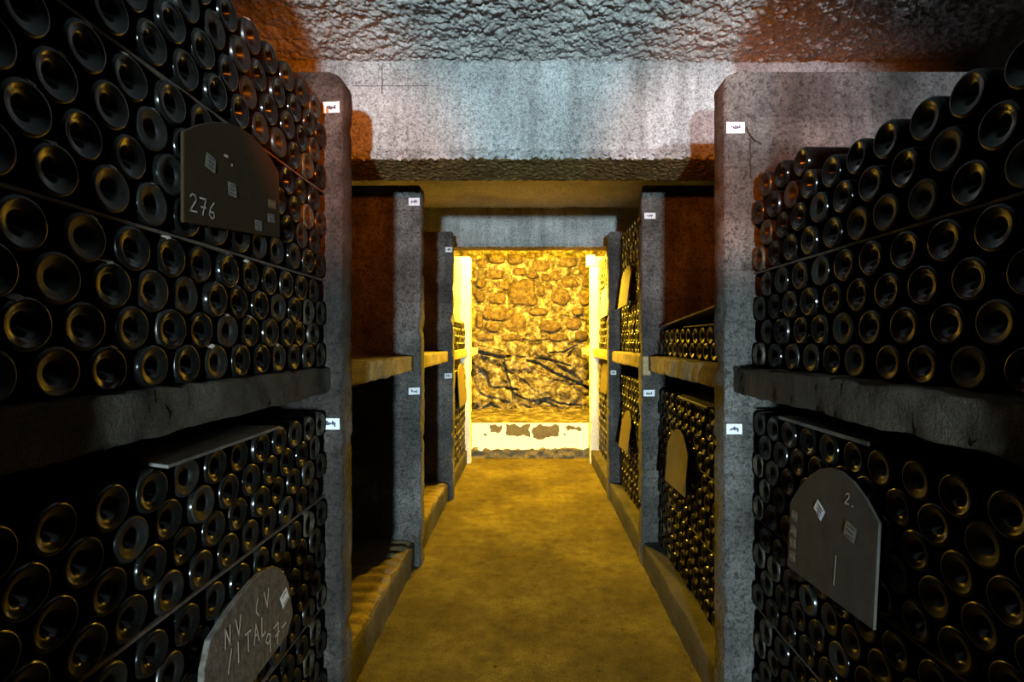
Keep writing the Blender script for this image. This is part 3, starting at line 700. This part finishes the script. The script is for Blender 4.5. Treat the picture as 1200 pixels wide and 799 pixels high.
def segd(x, h, pts):
    best = 9
    for (ax, ay), (bx, by) in zip(pts, pts[1:]):
        dx, dy = bx - ax, by - ay; t = max(0, min(1, ((x - ax) * dx + (h - ay) * dy) / (dx * dx + dy * dy + 1e-9)))
        best = min(best, math.hypot(x - ax - t * dx, h - ay - t * dy))
    return best
def rock_y(x, z):
    h = z - H0
    wx = x + 0.12 * n3(x, 0, z, 3); wz = h + 0.12 * n3(x, 7, z, 3)
    y = YW
    lower = max(0, min(1, (0.0 - h) / 0.25))
    p = Vector((wx * 2.0 + wz * 0.6, wz * 4.0 + wx * 1.6, 0)); d, pt = noise.voronoi(p, distance_metric='DISTANCE')
    cellr = noise.cell(pt[0] * 3.7)
    y -= lower * (0.10 * cellr + 0.06 * min(1, (d[1] - d[0]) * 3))
    p = Vector((wx * 6, wz * 7, 3)); d, pt = noise.voronoi(p, distance_metric='DISTANCE')
    y -= (1 - lower) * (0.05 * min(1, (d[1] - d[0]) * 2.2) * (0.4 + noise.cell(pt[0] * 5.1)))
    y -= 0.08 * fbm(x, 0, z, 1.6, 4) + 0.03 * fbm(x, 3, z, 7, 4)
    y -= max(0, -h - 0.7) * 0.35
    for pts, wd, dp in cr:
        q = segd(x + 0.012 * n3(x, 1, z, 20), h + 0.012 * n3(x, 2, z, 20), pts)
        if q < wd: y += dp * 1.3 * (1 - q / wd) ** 0.6
        elif q < wd * 4 : y -= 0.02 * (1 - (q - wd) / (3 * wd))
    return y
xs = frange(-OUT, -1.15, 14)[:-1] + frange(-1.15, 1.2, 210)[:-1] + frange(1.2, OUT, 14)
wall = link('wall_back', grid('wall_back', xs, frange(H0 - 1.25, H0 + 1.56, 240), lambda x, z: (x, rock_y(x, z), z)), M['rock']); struct(wall)
struct(link('wall_back', boxmesh('wall_back_core', -OUT - 0.2, OUT + 0.2, 8.8, 9.0, 0, CEIL + 0.2), M['wall']))
ST = [(300, 520, 320, 530), (150, 285, 420, 515), (110, 340, 525, 640), (340, 440, 232, 292), (50, 130, 310, 390), (235, 318, 330, 400), (530, 590, 360, 450), (640, 790, 392, 520),
      (715, 840, 295, 385), (800, 890, 540, 600), (270, 450, 590, 730), (540, 720, 640, 730), (740, 880, 620, 710), (855, 945, 400, 520), (490, 625, 170, 262), (120, 260, 240, 320), (640, 710, 250, 330),
      (850, 945, 200, 290), (470, 620, 540, 600), (455, 535, 455, 525), (150, 280, 120, 200), (300, 420, 125, 210), (440, 520, 110, 160), (700, 840, 150, 230), (55, 140, 150, 230), (880, 935, 310, 380),
      (50, 110, 590, 700), (130, 245, 655, 730), (820, 920, 720, 800), (620, 770, 740, 800), (60, 200, 745, 800), (595, 640, 350, 395), (560, 640, 270, 330), (450, 540, 270, 312), (250, 420, 745, 800), (45, 130, 410, 500)]
rs = random.Random(5)
for (a0, a1, c0, c1) in ST:
    px0, px1, py0, py1 = 550 + a0 / 6.66, 550 + a1 / 6.66, 280 + c0 / 6.66, 280 + c1 / 6.66
    X0, Hh = w2((px0 + px1) / 2, (py0 + py1) / 2); rx = (px1 - px0) / 2 * YW / 600; rz = (py1 - py0) / 2 * YW / 600
    n = 14; vs = []; fs = []; ex = rs.uniform(2.3, 3.6); ph = rs.uniform(-.25, .25); sd = rs.random() * 50
    base = min(rock_y(X0 + rx * a, H0 + Hh + rz * b) for a in (-.6, 0, .6) for b in (-.6, 0, .6))
    dp = rs.uniform(0.03, 0.07)
    for ri, (rr, dy) in enumerate(((1.04, 0.10), (1.0, 0.0), (0.93, -0.55 * dp), (0.72, -0.85 * dp), (0.38, -dp))):
        for k in range(n):
            t = 2 * PI * k / n; c, s_ = math.cos(t + ph), math.sin(t + ph)
            q = (abs(c) ** ex + abs(s_) ** ex) ** (-1 / ex) * (1 + 0.14 * n3(c + sd, s_, 0, 1.6))
            vs.append((rx * rr * q * c, dy + 0.02 * n3(c * rr + sd, s_ * rr, 3, 2.5), rz * rr * q * s_))
    vs.append((0, -dp * 1.02, 0))
    for ri in range(4):
        for k in range(n): fs.append((ri * n + k, ri * n + (k + 1) % n, (ri + 1) * n + (k + 1) % n, (ri + 1) * n + k))
    for k in range(n): fs.append((4 * n + k, 4 * n + (k + 1) % n, 5 * n))
    me = mesh('stone', vs, fs, True, 0.9)
    link('stone', me, M['stone'], wall, (X0, base + 0.012, H0 + Hh))
print('bottles', len(allb), 'far tris', len(far_f))
